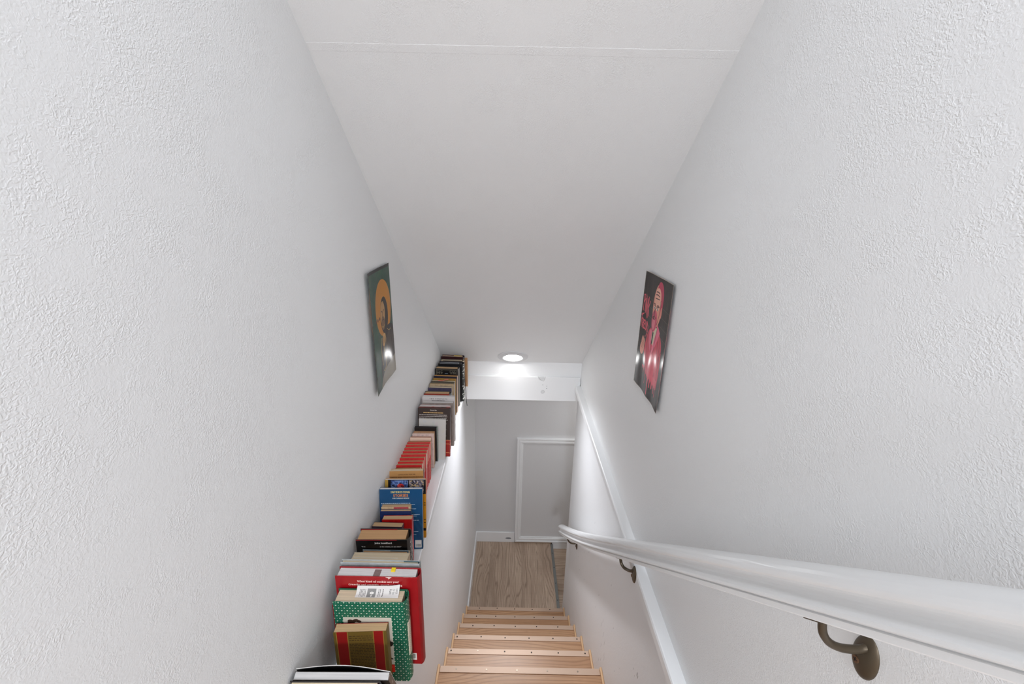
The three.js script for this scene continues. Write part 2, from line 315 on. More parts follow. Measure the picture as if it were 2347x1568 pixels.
// ---------------------------------------------------------------- handrail
{
  const RX = 0.4235, railB = z => -0.1441 + 0.879 * z + (z < -1.5 ? 0.04 * (-1.5 - z) ** 2 : 0);
  const h = tag(group('handrail'), 'white painted wooden handrail on bronze brackets along the right wall', 'handrail');
  const half = [[0, 0], [0.024, 0], [0.0255, 0.0015], [0.0255, 0.0085], [0.0225, 0.0100], [0.0225, 0.0108], [0.0270, 0.0118], [0.0290, 0.0135], [0.0295, 0.0158], [0.0288, 0.018], [0.0265, 0.0197], [0.0220, 0.0212], [0.0180, 0.0240], [0.0158, 0.0280], [0.0152, 0.0320], [0.0165, 0.0355], [0.0195, 0.0385], [0.0240, 0.0408], [0.0280, 0.0430], [0.0297, 0.0465], [0.0297, 0.051], [0.0278, 0.0555], [0.0238, 0.0597], [0.0180, 0.063], [0.010, 0.0652], [0, 0.066]];
  const prof = half.concat(half.slice(1, -1).reverse().map(([u, v]) => [-u, v]));
  const zs = []; for (let z = 0.25; z > -2.70; z -= 0.05) zs.push(z); zs.push(-2.715);
  const pos = [], idx = [], m = prof.length;
  zs.forEach(z => {
    const s = (railB(z + 0.01) - railB(z - 0.01)) / 0.02, l = Math.hypot(1, s), ny = 1 / l, nz = -s / l;   // normal in the y-z plane
    for (const [u, v] of prof) pos.push(RX + u, railB(z) + v * ny, z + v * nz);
  });
  for (let i = 0; i < zs.length - 1; i++) for (let j = 0; j < m; j++) {
    const a = i * m + j, b = i * m + (j + 1) % m, c = a + m, d = b + m; idx.push(a, c, b, b, c, d);
  }
  const tri = THREE.ShapeUtils.triangulateShape(prof.map(p => new THREE.Vector2(...p)), []), last = (zs.length - 1) * m;
  for (const [a, b, c] of tri) { idx.push(a, b, c); idx.push(last + a, last + c, last + b); }
  let g = new THREE.BufferGeometry(); g.setAttribute('position', new THREE.Float32BufferAttribute(pos, 3)); g.setIndex(idx);
  g = toCreasedNormals(g, 0.6);
  const gl = dataTex(256, 256, (u, v) => 0.6 * pn(u * 6, v * 90, 6, 90, 71) + 0.4 * pn(u * 30, v * 120, 30, 120, 72));
  mesh('rail', G(g.clone(), 2).copy ? (() => { const q = G(g.clone(), 1.2); q.setAttribute('normal', g.attributes.normal); return q; })() : g, phys(0xf0f0ef, { roughness: 0.3, bumpMap: gl, bumpScale: 0.00006, clearcoat: 0.4, clearcoatRoughness: 0.2 }), h);
  const bronze = mat(0x5d5243, { roughness: 0.42, metalness: 0.65 }), bronzeSc = mat(0x7a5a44, { roughness: 0.5, metalness: 0.6 }), black = mat(0x1b1714);
  for (const [z, wx, dz] of [[-0.427, XR, 0], [-1.205, 0.459, -0.062], [-2.443, XRL, 0]]) {
    const yb = railB(z), br = new THREE.Group(); br.name = 'bracket'; br.position.set(wx, yb, z); h.add(br);
    br.userData = { label: 'curved bronze handrail bracket' };
    const reach = wx - RX, drop = railB(z + dz) - yb;
    // domed oval wall plate
    const plate = new THREE.SphereGeometry(1, 32, 16, 0, Math.PI * 2, 0, Math.PI / 2).rotateZ(Math.PI / 2).scale(0.0085, 0.034, 0.0205).translate(0, -0.070, 0);
    mesh('wall_plate', plate, bronze, br);
    const cur = new THREE.CatmullRomCurve3([[-0.004, -0.052, 0, 0], [-0.012, -0.055, 0, 0.1], [-reach * 0.52, -0.053, 0, 0.45], [-reach * 0.78, -0.043, 0, 0.75], [-reach * 0.95, -0.026, 0, 0.92], [-reach * 1.02, -0.008, 0, 0.99], [-reach * 1.03, -0.001, 0, 1]].map(([x, y, q, k]) => new THREE.Vector3(x, y + drop * k, q + dz * k)));
    const tube = new THREE.TubeGeometry(cur, 28, 0.0055, 10);
    mesh('arm', tube, bronze, br);
    const sad = new RoundedBoxGeometry(0.028, 0.004, 0.042, 2, 0.0015).rotateX(-Math.atan(0.879)).translate(-reach * 1.03, -0.0025 + drop, dz);
    mesh('saddle', sad, bronze, br);
    const sc = mesh('screw', new THREE.CylinderGeometry(0.005, 0.005, 0.002, 14).rotateZ(Math.PI / 2).translate(-0.0088, -0.079, -0.004), bronzeSc, br);
    void sc;
    mesh('screw_slot', mergeGeometries([bx(-0.0102, -0.0094, -0.0822, -0.0758, -0.0047, -0.0033), bx(-0.0102, -0.0094, -0.0797, -0.0783, -0.0072, -0.0008)]), black, br);
  }
}

// ---------------------------------------------------------------- posters
function poster(w, h, tex, bend) {
  const g = new THREE.BoxGeometry(w, h, 0.0005, 28, 44, 1), p = g.attributes.position;
  for (let i = 0; i < p.count; i++) p.setZ(i, p.getZ(i) + bend(p.getX(i) / w + 0.5, p.getY(i) / h + 0.5));
  g.computeVertexNormals();
  return g;
}
{
  const art = canvasTex(640, 976, (g, w, h) => {
    g.fillStyle = '#241c18'; g.fillRect(0, 0, w, h);
    for (let i = 0; i < 260; i++) { g.fillStyle = `rgba(${60 + rnd() * 50},${48 + rnd() * 30},${40 + rnd() * 20},0.10)`; g.fillRect(rnd() * w, rnd() * h, 8 + rnd() * 26, 40 + rnd() * 160); }
    g.strokeStyle = 'rgba(150,138,125,0.55)'; g.lineWidth = 2.2;
    for (const y of [205, 275, 345, 420]) { g.beginPath(); g.moveTo(60, y - 10); g.lineTo(w - 10, y + 12); g.stroke(); }
    // suit
    g.fillStyle = '#d83a52'; g.beginPath(); g.moveTo(150, 640); g.bezierCurveTo(170, 470, 220, 420, 300, 400); g.lineTo(420, 400); g.bezierCurveTo(520, 420, 560, 470, 560, 560); g.bezierCurveTo(575, 660, 560, 760, 540, 830); g.lineTo(230, 800); g.closePath(); g.fill();
    g.fillStyle = '#f0738c'; g.beginPath(); g.moveTo(400, 350); g.lineTo(470, 400); g.lineTo(400, 520); g.lineTo(330, 620); g.lineTo(340, 480); g.closePath(); g.fill();
    g.fillStyle = '#f0738c'; g.beginPath(); g.moveTo(300, 400); g.lineTo(235, 440); g.lineTo(250, 540); g.lineTo(300, 600); g.closePath(); g.fill();
    g.fillStyle = '#d9cdb0'; g.beginPath(); g.moveTo(310, 395); g.lineTo(400, 380); g.lineTo(345, 540); g.lineTo(300, 500); g.closePath(); g.fill();
    g.fillStyle = '#1f1c1a'; g.beginPath(); g.moveTo(312, 430); g.lineTo(338, 430); g.lineTo(332, 520); g.lineTo(308, 540); g.closePath(); g.fill();
    g.strokeStyle = '#4a1620'; g.lineWidth = 5; for (const a of [[[400, 380], [360, 620], [380, 800]], [[555, 520], [500, 560], [520, 640]], [[470, 400], [520, 480], [480, 640]]]) { g.beginPath(); g.moveTo(...a[0]); g.quadraticCurveTo(...a[1], ...a[2]); g.stroke(); }
    // head
    g.save(); g.translate(-62, -92); g.scale(1.06, 1.3);
    g.fillStyle = '#e79a86'; g.beginPath(); g.ellipse(385, 240, 92, 130, 0.1, 0, 7); g.fill();
    g.fillStyle = '#c2405a'; g.beginPath(); g.ellipse(420, 150, 66, 52, 0.5, 0, 7); g.fill(); g.beginPath(); g.ellipse(470, 220, 20, 76, 0.1, 0, 7); g.fill();
    g.fillStyle = '#f0b39c'; g.beginPath(); g.ellipse(380, 200, 62, 66, 0, 0, 7); g.fill();
    g.fillStyle = '#e58c7c'; g.beginPath(); g.ellipse(470, 265, 16, 34, 0.1, 0, 7); g.fill();
    g.fillStyle = '#cf5068'; g.beginPath(); g.ellipse(352, 336, 58, 66, 0.2, 0, 7); g.fill(); g.fillStyle = '#e87f8c'; g.beginPath(); g.ellipse(348, 350, 30, 44, 0.2, 0, 7); g.fill();
    g.fillStyle = '#5a1a24'; g.beginPath(); g.ellipse(338, 322, 26, 7, 0.1, 0, 7); g.fill();
    g.strokeStyle = '#3a1a1a'; g.lineWidth = 5; for (const [a, b, c, d] of [[318, 240, 350, 250], [372, 252, 420, 240], [330, 200, 420, 196], [352, 250, 330, 300], [330, 300, 352, 304]]) { g.beginPath(); g.moveTo(a, b); g.lineTo(c, d); g.stroke(); }
    g.fillStyle = '#241414'; for (const x of [334, 395]) { g.beginPath(); g.ellipse(x, 260, 10, 6, 0, 0, 7); g.fill(); }
    g.fillStyle = '#f4e6da'; for (const x of [332, 396]) { g.beginPath(); g.ellipse(x, 258, 15, 8, 0, 0, 7); g.fill(); } g.fillStyle = '#1c1010'; for (const x of [330, 394]) { g.beginPath(); g.arc(x, 259, 6.5, 0, 7); g.fill(); }
    g.strokeStyle = '#4a1c20'; g.lineWidth = 6; for (const a of [[[306, 238], [330, 226], [352, 244]], [[372, 244], [400, 226], [426, 242]], [[356, 256], [336, 296], [352, 306]], [[330, 180], [370, 170], [412, 182]], [[336, 162], [372, 154], [406, 164]], [[296, 300], [300, 380], [350, 400]], [[440, 200], [456, 270], [410, 350]], [[318, 318], [346, 300], [382, 318]]]) { g.beginPath(); g.moveTo(...a[0]); g.quadraticCurveTo(...a[1], ...a[2]); g.stroke(); }
    g.restore();
    g.strokeStyle = '#5a1422'; g.lineWidth = 6; for (const a of [[[210, 470], [190, 600], [215, 760]], [[440, 470], [470, 600], [440, 790]], [[330, 560], [320, 680], [350, 820]], [[530, 560], [505, 690], [525, 820]]]) { g.beginPath(); g.moveTo(...a[0]); g.quadraticCurveTo(...a[1], ...a[2]); g.stroke(); }
    // hand
    g.save(); g.translate(-62, 22);
    g.fillStyle = '#e7a08c'; g.beginPath(); g.ellipse(165, 610, 42, 56, 0.2, 0, 7); g.fill(); for (const [x, y] of [[150, 548], [175, 540], [198, 556]]) { g.beginPath(); g.ellipse(x, y, 10, 42, 0.05, 0, 7); g.fill(); }
    g.strokeStyle = '#5a2a24'; g.lineWidth = 4; for (const x of [162, 187]) { g.beginPath(); g.moveTo(x, 560); g.lineTo(x - 4, 610); g.stroke(); }
    g.restore();
    // paint running off the suit
    g.fillStyle = '#e4586a'; for (const [x, wd, y] of [[250, 16, 900], [300, 22, 830], [335, 26, 960], [380, 30, 880], [425, 36, 870], [480, 22, 890], [515, 18, 905], [190, 12, 830], [160, 10, 800], [455, 14, 860]]) { g.beginPath(); g.moveTo(x - wd, 760); g.quadraticCurveTo(x - wd * 0.3, 800, x - wd * 0.28, y - 8); g.arc(x, y - 8, wd * 0.28, Math.PI, 0, true); g.quadraticCurveTo(x + wd * 0.3, 800, x + wd, 760); g.fill(); }
    for (const [x, y, a, b] of [[330, 700, 220, 210], [420, 720, 260, 220]]) { g.globalAlpha = 0.5; g.beginPath(); g.ellipse(x, y, a / 2, b / 2, 0, 0, 7); g.fill(); g.globalAlpha = 1; }
    // brushed lettering
    g.strokeStyle = '#e8606f'; g.lineWidth = 11; g.lineCap = 'round';
    const st = (pts) => { g.beginPath(); g.moveTo(...pts[0]); for (const q of pts.slice(1)) g.lineTo(...q); g.stroke(); }, up = pts => st(pts.map(([x, y]) => [(x - 52) * 0.72 + 16, y < 440 ? (y - 300) * 1.35 + 195 : (y - 470) * 1.0 + 345]));
    up([[70, 300], [78, 395]]); up([[62, 300], [100, 296], [108, 322], [78, 345]]);                        // P
    up([[124, 318], [128, 392]]);                                                                          // I
    up([[148, 400], [152, 320], [186, 405], [192, 312]]);                                                  // N
    up([[214, 300], [218, 425]]); up([[268, 318], [220, 366], [262, 408]]);                                // K
    up([[66, 478], [62, 585]]); up([[52, 492], [112, 470]]); up([[64, 524], [98, 514]]);                   // F
    up([[98, 590], [98, 518], [128, 524], [126, 548], [100, 556], [130, 594]]);                            // R
    up([[172, 520], [142, 524], [144, 590], [176, 588]]); up([[144, 556], [168, 552]]);                    // E
    up([[188, 524], [188, 584], [206, 596], [220, 582], [222, 526]]);                                      // U
    up([[240, 522], [242, 600]]); up([[234, 520], [282, 556], [280, 590], [242, 640]]);                    // D
    g.strokeStyle = 'rgba(230,220,205,0.8)'; g.lineWidth = 5; g.strokeRect(2, 2, w - 4, h - 4);
  });
  const g = poster(0.285, 0.437, art, (u, v) => 0.0022 + 0.0016 * Math.sin(u * 15 + v) * (1 - v * 0.8) + 0.004 * Math.pow(u, 6) + 0.004 * Math.pow(1 - u, 8));
  const o = mesh('poster', g, phys(0xffffff, { map: art, roughness: 0.6, specularIntensity: 0.15, clearcoat: 0.5, clearcoatRoughness: 0.17 }));
  o.position.set(XR - 0.003, -0.452, -1.432); o.rotation.y = -Math.PI / 2;
  tag(o, 'glossy dark poster of a man in a pink suit on the right wall', 'poster');
}
{
  const art = canvasTex(576, 960, (g, w, h) => {
    g.fillStyle = '#1c4634'; g.fillRect(0, 0, w, h);
    for (let i = 0; i < 320; i++) { g.fillStyle = `rgba(${30 + rnd() * 60},${60 + rnd() * 50},${45 + rnd() * 40},0.12)`; g.beginPath(); g.ellipse(rnd() * w, rnd() * h * 0.8, 14 + rnd() * 50, 14 + rnd() * 40, rnd() * 3, 0, 7); g.fill(); }
    g.fillStyle = '#20211d'; g.fillRect(0, 0, w, 24); g.fillRect(0, 0, 18, h);
    g.fillStyle = '#c58124'; g.beginPath(); g.ellipse(340, 330, 205, 230, 0, 0, 7); g.fill();
    for (let i = 0; i < 60; i++) { g.fillStyle = `rgba(${180 + rnd() * 50},${110 + rnd() * 40},30,0.15)`; g.beginPath(); g.ellipse(200 + rnd() * 280, 150 + rnd() * 360, 24, 10, rnd(), 0, 7); g.fill(); }
    // a plain robed figure with a raised sleeve
    g.fillStyle = '#2a211b'; g.beginPath(); g.moveTo(180, 960); g.bezierCurveTo(150, 760, 230, 560, 330, 520); g.bezierCurveTo(430, 470, 560, 500, 576, 560); g.lineTo(576, 960); g.closePath(); g.fill();
    g.fillStyle = '#40342b'; for (const [x, y, a, b] of [[430, 640, 60, 110], [500, 700, 40, 140], [400, 820, 70, 90]]) { g.beginPath(); g.ellipse(x, y, a, b, 0.3, 0, 7); g.fill(); }
    g.fillStyle = '#31271f'; g.beginPath(); g.ellipse(352, 392, 96, 150, 0.05, 0, 7); g.fill();
    g.fillStyle = '#b58a55'; g.beginPath(); g.ellipse(318, 372, 58, 96, 0.08, 0, 7); g.fill();
    g.fillStyle = '#7d5c3c'; g.beginPath(); g.ellipse(318, 452, 42, 56, 0, 0, 7); g.fill();
    g.strokeStyle = '#2b2018'; g.lineWidth = 6; for (const [a, b, c, d] of [[286, 350, 314, 358], [326, 358, 362, 346], [318, 360, 306, 406], [300, 424, 338, 424]]) { g.beginPath(); g.moveTo(a, b); g.lineTo(c, d); g.stroke(); }
    g.strokeStyle = '#d8b56a'; g.lineWidth = 7; for (const [a, b, c] of [[[250, 560], [190, 640], [240, 790]], [[300, 560], [270, 660], [330, 760]], [[330, 760], [320, 860], [250, 840]]]) { g.beginPath(); g.moveTo(...a); g.quadraticCurveTo(...b, ...c); g.stroke(); }
    g.fillStyle = '#c79a5c'; g.beginPath(); g.ellipse(306, 590, 40, 56, 0.3, 0, 7); g.fill(); g.strokeStyle = '#3a2a1c'; g.lineWidth = 4; for (const x of [290, 306, 322]) { g.beginPath(); g.moveTo(x, 560); g.lineTo(x - 8, 620); g.stroke(); }
    g.strokeStyle = '#15100c'; g.lineWidth = 8; for (const a of [[[360, 560], [420, 700], [380, 900]], [[470, 530], [520, 680], [500, 880]], [[280, 640], [250, 760], [290, 880]], [[540, 560], [556, 700], [548, 860]]]) { g.beginPath(); g.moveTo(...a[0]); g.quadraticCurveTo(...a[1], ...a[2]); g.stroke(); }
    g.strokeStyle = '#c9a050'; g.lineWidth = 4; for (const a of [[[340, 540], [380, 600], [360, 720]], [[400, 520], [450, 560], [500, 540]], [[290, 300], [310, 270], [350, 280]], [[280, 470], [312, 500], [350, 470]]]) { g.beginPath(); g.moveTo(...a[0]); g.quadraticCurveTo(...a[1], ...a[2]); g.stroke(); }
    g.fillStyle = '#4f3020'; for (const x of [128, 178, 232]) { g.beginPath(); g.arc(x, 396, 14, 0, 7); g.fill(); }
    g.fillStyle = '#8c8272'; g.beginPath(); g.moveTo(140, 960); g.bezierCurveTo(160, 860, 360, 820, 576, 800); g.lineTo(576, 960); g.closePath(); g.fill();
    g.fillStyle = '#2b4034'; g.fillRect(0, 820, 120, 140);
  });
  const g = poster(0.258, 0.432, art, (u, v) => 0.0032 + 0.0017 * Math.sin(u * 9 + 0.2) * (1 - v * 0.7) + 0.006 * Math.pow(1 - u, 8));
  const o = mesh('poster', g, phys(0xffffff, { map: art, roughness: 0.6, specularIntensity: 0.15, clearcoat: 0.5, clearcoatRoughness: 0.17 }));
  o.position.set(XL + 0.003, -0.447, -1.492); o.rotation.y = Math.PI / 2;
  tag(o, 'glossy green poster with a large orange disc on the left wall', 'poster');
}

// ---------------------------------------------------------------- books
const pageTex = dataTex(64, 512, (u, v) => 0.74 + 0.22 * pn(u * 3, v * 170, 3, 170, 91) + 0.06 * pn(u * 2, v * 24, 2, 24, 92));
pageTex.colorSpace = THREE.SRGBColorSpace;
const pageMats = {};
function pageMat(c) { return pageMats[c] || (pageMats[c] = mat(c, { map: pageTex, roughness: 0.85, bumpMap: pageTex, bumpScale: 0.0004 })); }
const TAN = 0xe2bb8c, CREAM = 0xf0dcba, WHITE = 0xf4eeea, BROWN = 0xcfa070, GREYW = 0xeae6e2;
const wear = dataTex(128, 128, (u, v) => 0.86 + 0.14 * pn(u * 20, v * 20, 20, 20, 95) * (0.6 + 0.4 * pn(u * 60, v * 60, 60, 60, 96)));
wear.colorSpace = THREE.SRGBColorSpace;
const plainMats = {};
function plain(c, rough = 0.45) { const k = c + '_' + rough; return plainMats[k] || (plainMats[k] = mat(c, { map: wear, roughness: rough })); }
function printed(tex, rough = 0.38) { return mat(0xffffff, { map: tex, roughness: rough }); }
// pages: uv so that the leaves are stacked across the thickness
function pageBlock(w, h, t, x0, z0) {
  const g = new THREE.BoxGeometry(w, h, t), p = g.attributes.position, uv = g.attributes.uv;
  for (let i = 0; i < p.count; i++) uv.setXY(i, (p.getX(i) + p.getY(i)) * 3, p.getZ(i) / 0.03);
  return g.translate(x0 + w / 2, h / 2, z0 - t / 2);
}
const bookGroup = 'books standing in a row on the ledge';
function book(o) {
  const [xR, zf, w0, h, t, yaw, lean] = o.at, w = Math.min(w0, xR - (XL + 0.0025));
  const g = group(o.name || 'book'); tag(g, o.label, 'book', o.group || bookGroup);
  const th = lean * Math.PI / 180;
  g.rotation.order = 'YXZ'; g.rotation.y = yaw * Math.PI / 180; g.rotation.x = -th;
  g.position.set(xR - w / 2, LEDGE + (o.lift || 0) + Math.max(0, t * Math.sin(th)), zf);
  const hard = !!o.hard, c = hard ? 0.0026 : 0.0009, over = hard ? 0.0035 : 0;
  const front = o.front || plain(o.color), back = o.back || plain(o.color), sp = o.spine || plain(o.spineColor || o.color);
  const X0 = -w / 2, X1 = w / 2;
  const bulge = hard ? Math.min(0.009, t * 0.2) : 0;
  if (hard) {
    mesh('page_block', pageBlock(w - 0.006 - bulge - 0.004, h - 2 * over, t - 2 * c, X0 + 0.004, -c).translate(0, over, 0), pageMat(o.pages), g);
    mesh('front_cover', bx(X0, X1 - bulge, 0, h, -c, 0, 0.0009), front, g);
    mesh('back_cover', bx(X0, X1 - bulge, 0, h, -t, -t + c, 0.0009), back, g);
    const s = new THREE.Shape(), N = 10;            // rounded spine shell
    for (let i = 0; i <= N; i++) { const a = i / N, z = -t * a, x = X1 - bulge + bulge * Math.pow(Math.sin(Math.PI * a), 0.6); i ? s.lineTo(x, -z) : s.moveTo(x, -z); }
    for (let i = N; i >= 0; i--) { const a = i / N, z = -c - (t - 2 * c) * a, x = X1 - bulge - 0.0022 + bulge * Math.pow(Math.sin(Math.PI * a), 0.6); s.lineTo(x, -z); }
    const e = new THREE.ExtrudeGeometry(s, { depth: h, bevelEnabled: false }).rotateX(-Math.PI / 2);   // (x, y') -> (x, -z), depth -> y
    const p = e.attributes.position, uv = e.attributes.uv; for (let i = 0; i < p.count; i++) uv.setXY(i, 1 + p.getZ(i) / t, p.getY(i) / h);
    for (let i = 0; i < p.count; i++) uv.setXY(i, -p.getZ(i) / t, p.getY(i) / h);
    mesh('spine', toCreasedNormals(e, 0.7), sp, g);
  } else {
    mesh('page_block', pageBlock(w - 2 * c - 0.0012, h - 0.001, t - 2 * c, X0 + 0.0012, -c), pageMat(o.pages), g);
    mesh('front_cover', bx(X0, X1, 0, h, -c, 0), front, g);
    mesh('back_cover', bx(X0, X1, 0, h, -t, -t + c), back, g);
    mesh('spine', bx(X1 - c, X1, 0, h, -t + c, -c), sp, g);
  }
  if (o.extra) o.extra(g, w, h, t, c);
  return g;
}
const lines = (g, x, y, w, n, dy, col, lw = 3, jitter = 0.25) => { g.strokeStyle = col; g.lineWidth = lw; for (let i = 0; i < n; i++) { let q = x; const end = x + w * (1 - rnd() * jitter); while (q < end) { const l = 6 + rnd() * 18; g.beginPath(); g.moveTo(q, y + i * dy); g.lineTo(Math.min(q + l, end), y + i * dy); g.stroke(); q += l + 5; } } };
const T = {
  B2: [-0.302, -0.781, 0.132, 0.212, 0.025, 3.0, 2.5], B3: [-0.255, -0.814, 0.189, 0.271, 0.042, 0.2, 2], B4: [-0.230, -0.861, 0.224, 0.303, 0.034, -0.1, 2],
  B5: [-0.238, -0.900, 0.219, 0.304, 0.013, -0.2, 3], B6: [-0.290, -0.937, 0.166, 0.251, 0.034, 0.5, 9], B7: [-0.301, -0.993, 0.147, 0.223, 0.017, -0.3, 10.5],
  B8: [-0.302, -1.050, 0.166, 0.252, 0.050, 1.4, 1], B9: [-0.367, -1.165, 0.105, 0.172, 0.028, -0.5, 11], B10: [-0.340, -1.201, 0.105, 0.172, 0.028, 2.4, 11],
  B11: [-0.351, -1.234, 0.110, 0.181, 0.014, 2.4, 11], B12: [-0.356, -1.252, 0.106, 0.184, 0.018, 2.4, 11], B13: [-0.318, -1.275, 0.156, 0.237, 0.014, 2.7, 11],
  B14: [-0.318, -1.332, 0.154, 0.233, 0.012, 2.3, 13], B15: [-0.341, -1.406, 0.139, 0.217, 0.024, 4.2, 14], R0: [-0.370, -1.468, 0.108, 0.182, 0.022, 3.4, 18],
  R1: [-0.368, -1.4945, 0.108, 0.182, 0.0245, 3.4, 18], R2: [-0.369, -1.5215, 0.108, 0.180, 0.0245, 3.4, 18], R3: [-0.368, -1.5495, 0.108, 0.180, 0.0245, 3.4, 18],
  R4: [-0.367, -1.577, 0.108, 0.180, 0.0245, 3.4, 18], R5: [-0.369, -1.607, 0.108, 0.178, 0.0245, 3.4, 18], R6: [-0.369, -1.634, 0.108, 0.178, 0.0235, 3.4, 18],
  R7: [-0.368, -1.660, 0.108, 0.178, 0.0235, 3.4, 18], R8: [-0.367, -1.686, 0.107, 0.176, 0.0235, 3.4, 18], B24: [-0.377, -1.748, 0.100, 0.171, 0.018, 1.4, 14],
  B25: [-0.368, -1.789, 0.105, 0.172, 0.012, 0.8, 10.5], B26: [-0.370, -1.818, 0.103, 0.169, 0.014, 0.4, 7.5], B27: [-0.359, -1.846, 0.112, 0.184, 0.014, 0.4, 4],
  B28: [-0.325, -1.866, 0.136, 0.206, 0.008, -1.6, 13], B29: [-0.304, -1.887, 0.166, 0.251, 0.020, -1.2, 12.5], B30: [-0.311, -1.939, 0.158, 0.239, 0.026, -0.2, 9.5],
  B30b: [-0.299, -1.990, 0.161, 0.243, 0.024, 0.4, 5], B31: [-0.298, -2.038, 0.170, 0.258, 0.022, 0.1, 3], B32: [-0.327, -2.105, 0.150, 0.238, 0.045, 0.3, 5],
  B33: [-0.341, -2.216, 0.135, 0.222, 0.026, -0.9, 7], B34: [-0.334, -2.250, 0.142, 0.230, 0.014, -1.6, 7], B35: [-0.336, -2.280, 0.139, 0.224, 0.014, -1.8, 7],
  B36: [-0.336, -2.303, 0.139, 0.224, 0.022, -2.2, 7], B36b: [-0.333, -2.340, 0.139, 0.225, 0.016, -2.6, 7], B37: [-0.329, -2.367, 0.143, 0.231, 0.028, -2.6, 6],
  B38: [-0.325, -2.454, 0.150, 0.252, 0.045, -2.0, 2], B39: [-0.304, -2.526, 0.164, 0.256, 0.046, -2.6, 2], B40: [-0.312, -2.600, 0.157, 0.246, 0.045, -1.6, 2], B41: [-0.319, -2.674, 0.155, 0.250, 0.040, -3.4, 2],
};
const BK = (k, o) => book({ at: T[k], ...o });

// the two large books tipped towards the camera at the near end
{
  const spineTex = canvasTex(128, 512, (g, w, h) => {
    g.fillStyle = '#5d4a40'; g.fillRect(0, 0, w, h); g.save(); g.translate(w / 2 + 10, 30); g.rotate(Math.PI / 2); g.fillStyle = '#d8d0c4'; g.font = '44px serif'; g.fillText('ill', 40, 16);
    g.fillStyle = '#e8e0d2'; g.fillRect(130, -22, 120, 46); g.fillStyle = '#4a3a32'; g.font = 'bold 26px sans-serif'; for (let i = 0; i < 6; i++) g.fillRect(140 + i * 17, -10, 11, 22); g.restore();
  });
  book({ at: [-0.260, -0.747, 0.212, 0.248, 0.016, 0.8, -20], label: 'large paperback with white pages and dark brown spine, tipped towards the camera', pages: GREYW, color: 0x3a322c, spine: printed(spineTex), extra: (g, w, h, t) => {
    // loose back leaf and cover bulging away from the pages
    const s = new THREE.Shape(); const N = 14, f = (a, k) => t + k * (Math.sin(Math.PI * Math.min(1, a * 1.02)) * 0.009 + (1 - a) * 0.004);
    for (let i = 0; i <= N; i++) { const a = i / N; i ? s.lineTo(-w / 2 + a * w, f(a, 1) + 0.0012) : s.moveTo(-w / 2, f(0, 1) + 0.0012); }
    for (let i = N; i >= 0; i--) { const a = i / N; s.lineTo(-w / 2 + a * w, f(a, 1)); }
    const geo = new THREE.ExtrudeGeometry(s, { depth: h, bevelEnabled: false }).rotateX(-Math.PI / 2);
    mesh('loose_cover', geo, mat(0xdad6d0, { roughness: 0.4 }), g);
    const s2 = new THREE.Shape(); for (let i = 0; i <= N; i++) { const a = i / N; i ? s2.lineTo(-w / 2 + a * w, f(a, 1) - 0.0001) : s2.moveTo(-w / 2, f(0, 1) - 0.0001); }
    for (let i = N; i >= 0; i--) { const a = i / N; s2.lineTo(-w / 2 + a * w, f(a, 1) - 0.0009); }
    mesh('endpaper', new THREE.ExtrudeGeometry(s2, { depth: h - 0.001, bevelEnabled: false }).rotateX(-Math.PI / 2), mat(0x0c0b0b, { roughness: 0.5 }), g);
  } });
  book({ at: [-0.268, -0.700, 0.206, 0.238, 0.042, 0.8, -20], label: 'thick hardcover with black boards and cream pages, nearest the camera', hard: true, pages: CREAM, color: 0x1d1817, extra: (g, w, h, t) => {
    mesh('headband', bx(w / 2 - 0.014, w / 2 - 0.011, h - 0.008, h - 0.003, -t + 0.004, -0.004, 0.001), mat(0xa3202a), g);
  } });
}
BK('B2', { label: 'worn red and gold paperback with tan pages in front of the green cookbook', pages: TAN, color: 0x8f1d1c, spineColor: 0x8a6a2c, front: printed(canvasTex(320, 512, (g, w, h) => {
  g.fillStyle = '#6e5620'; g.fillRect(0, 0, w, h); g.fillStyle = '#92100f'; g.fillRect(20, 0, 62, h); g.fillRect(w - 78, 0, 56, h);
  g.fillStyle = '#6f5620'; g.fillRect(84, 0, w - 164, h); g.strokeStyle = '#b08c3c'; g.lineWidth = 3; for (const x of [18, 84, w - 80, w - 20]) { g.beginPath(); g.moveTo(x, 0); g.lineTo(x, h); g.stroke(); }
  lines(g, 92, 34, 150, 3, 16, '#3a2610', 5, 0.1); lines(g, 92, 96, 152, 30, 12.5, '#2e1e0c', 4.5, 0.06);
})) });
const fleur = (g, x, y, s) => { g.fillStyle = '#e6e0cc'; for (const a of [-0.7, 0, 0.7]) { g.save(); g.translate(x, y); g.rotate(a); g.beginPath(); g.ellipse(0, -s, s * 0.42, s, 0, 0, 7); g.fill(); g.restore(); } g.fillStyle = '#b06a5a'; g.fillRect(x - s * 0.2, y, s * 0.4, s * 0.7); };
const fleurs = (g, w, h) => { g.fillStyle = '#0c6045'; g.fillRect(0, 0, w, h); for (let j = 0, y = 14; y < h + 10; y += 29, j++) for (let x = (j % 2) * 25; x < w + 25; x += 50) { fleur(g, x, y, 5.6); g.fillStyle = '#cfe4d4'; g.beginPath(); g.arc(x + 25, y - 2, 2.2, 0, 7); g.fill(); } };
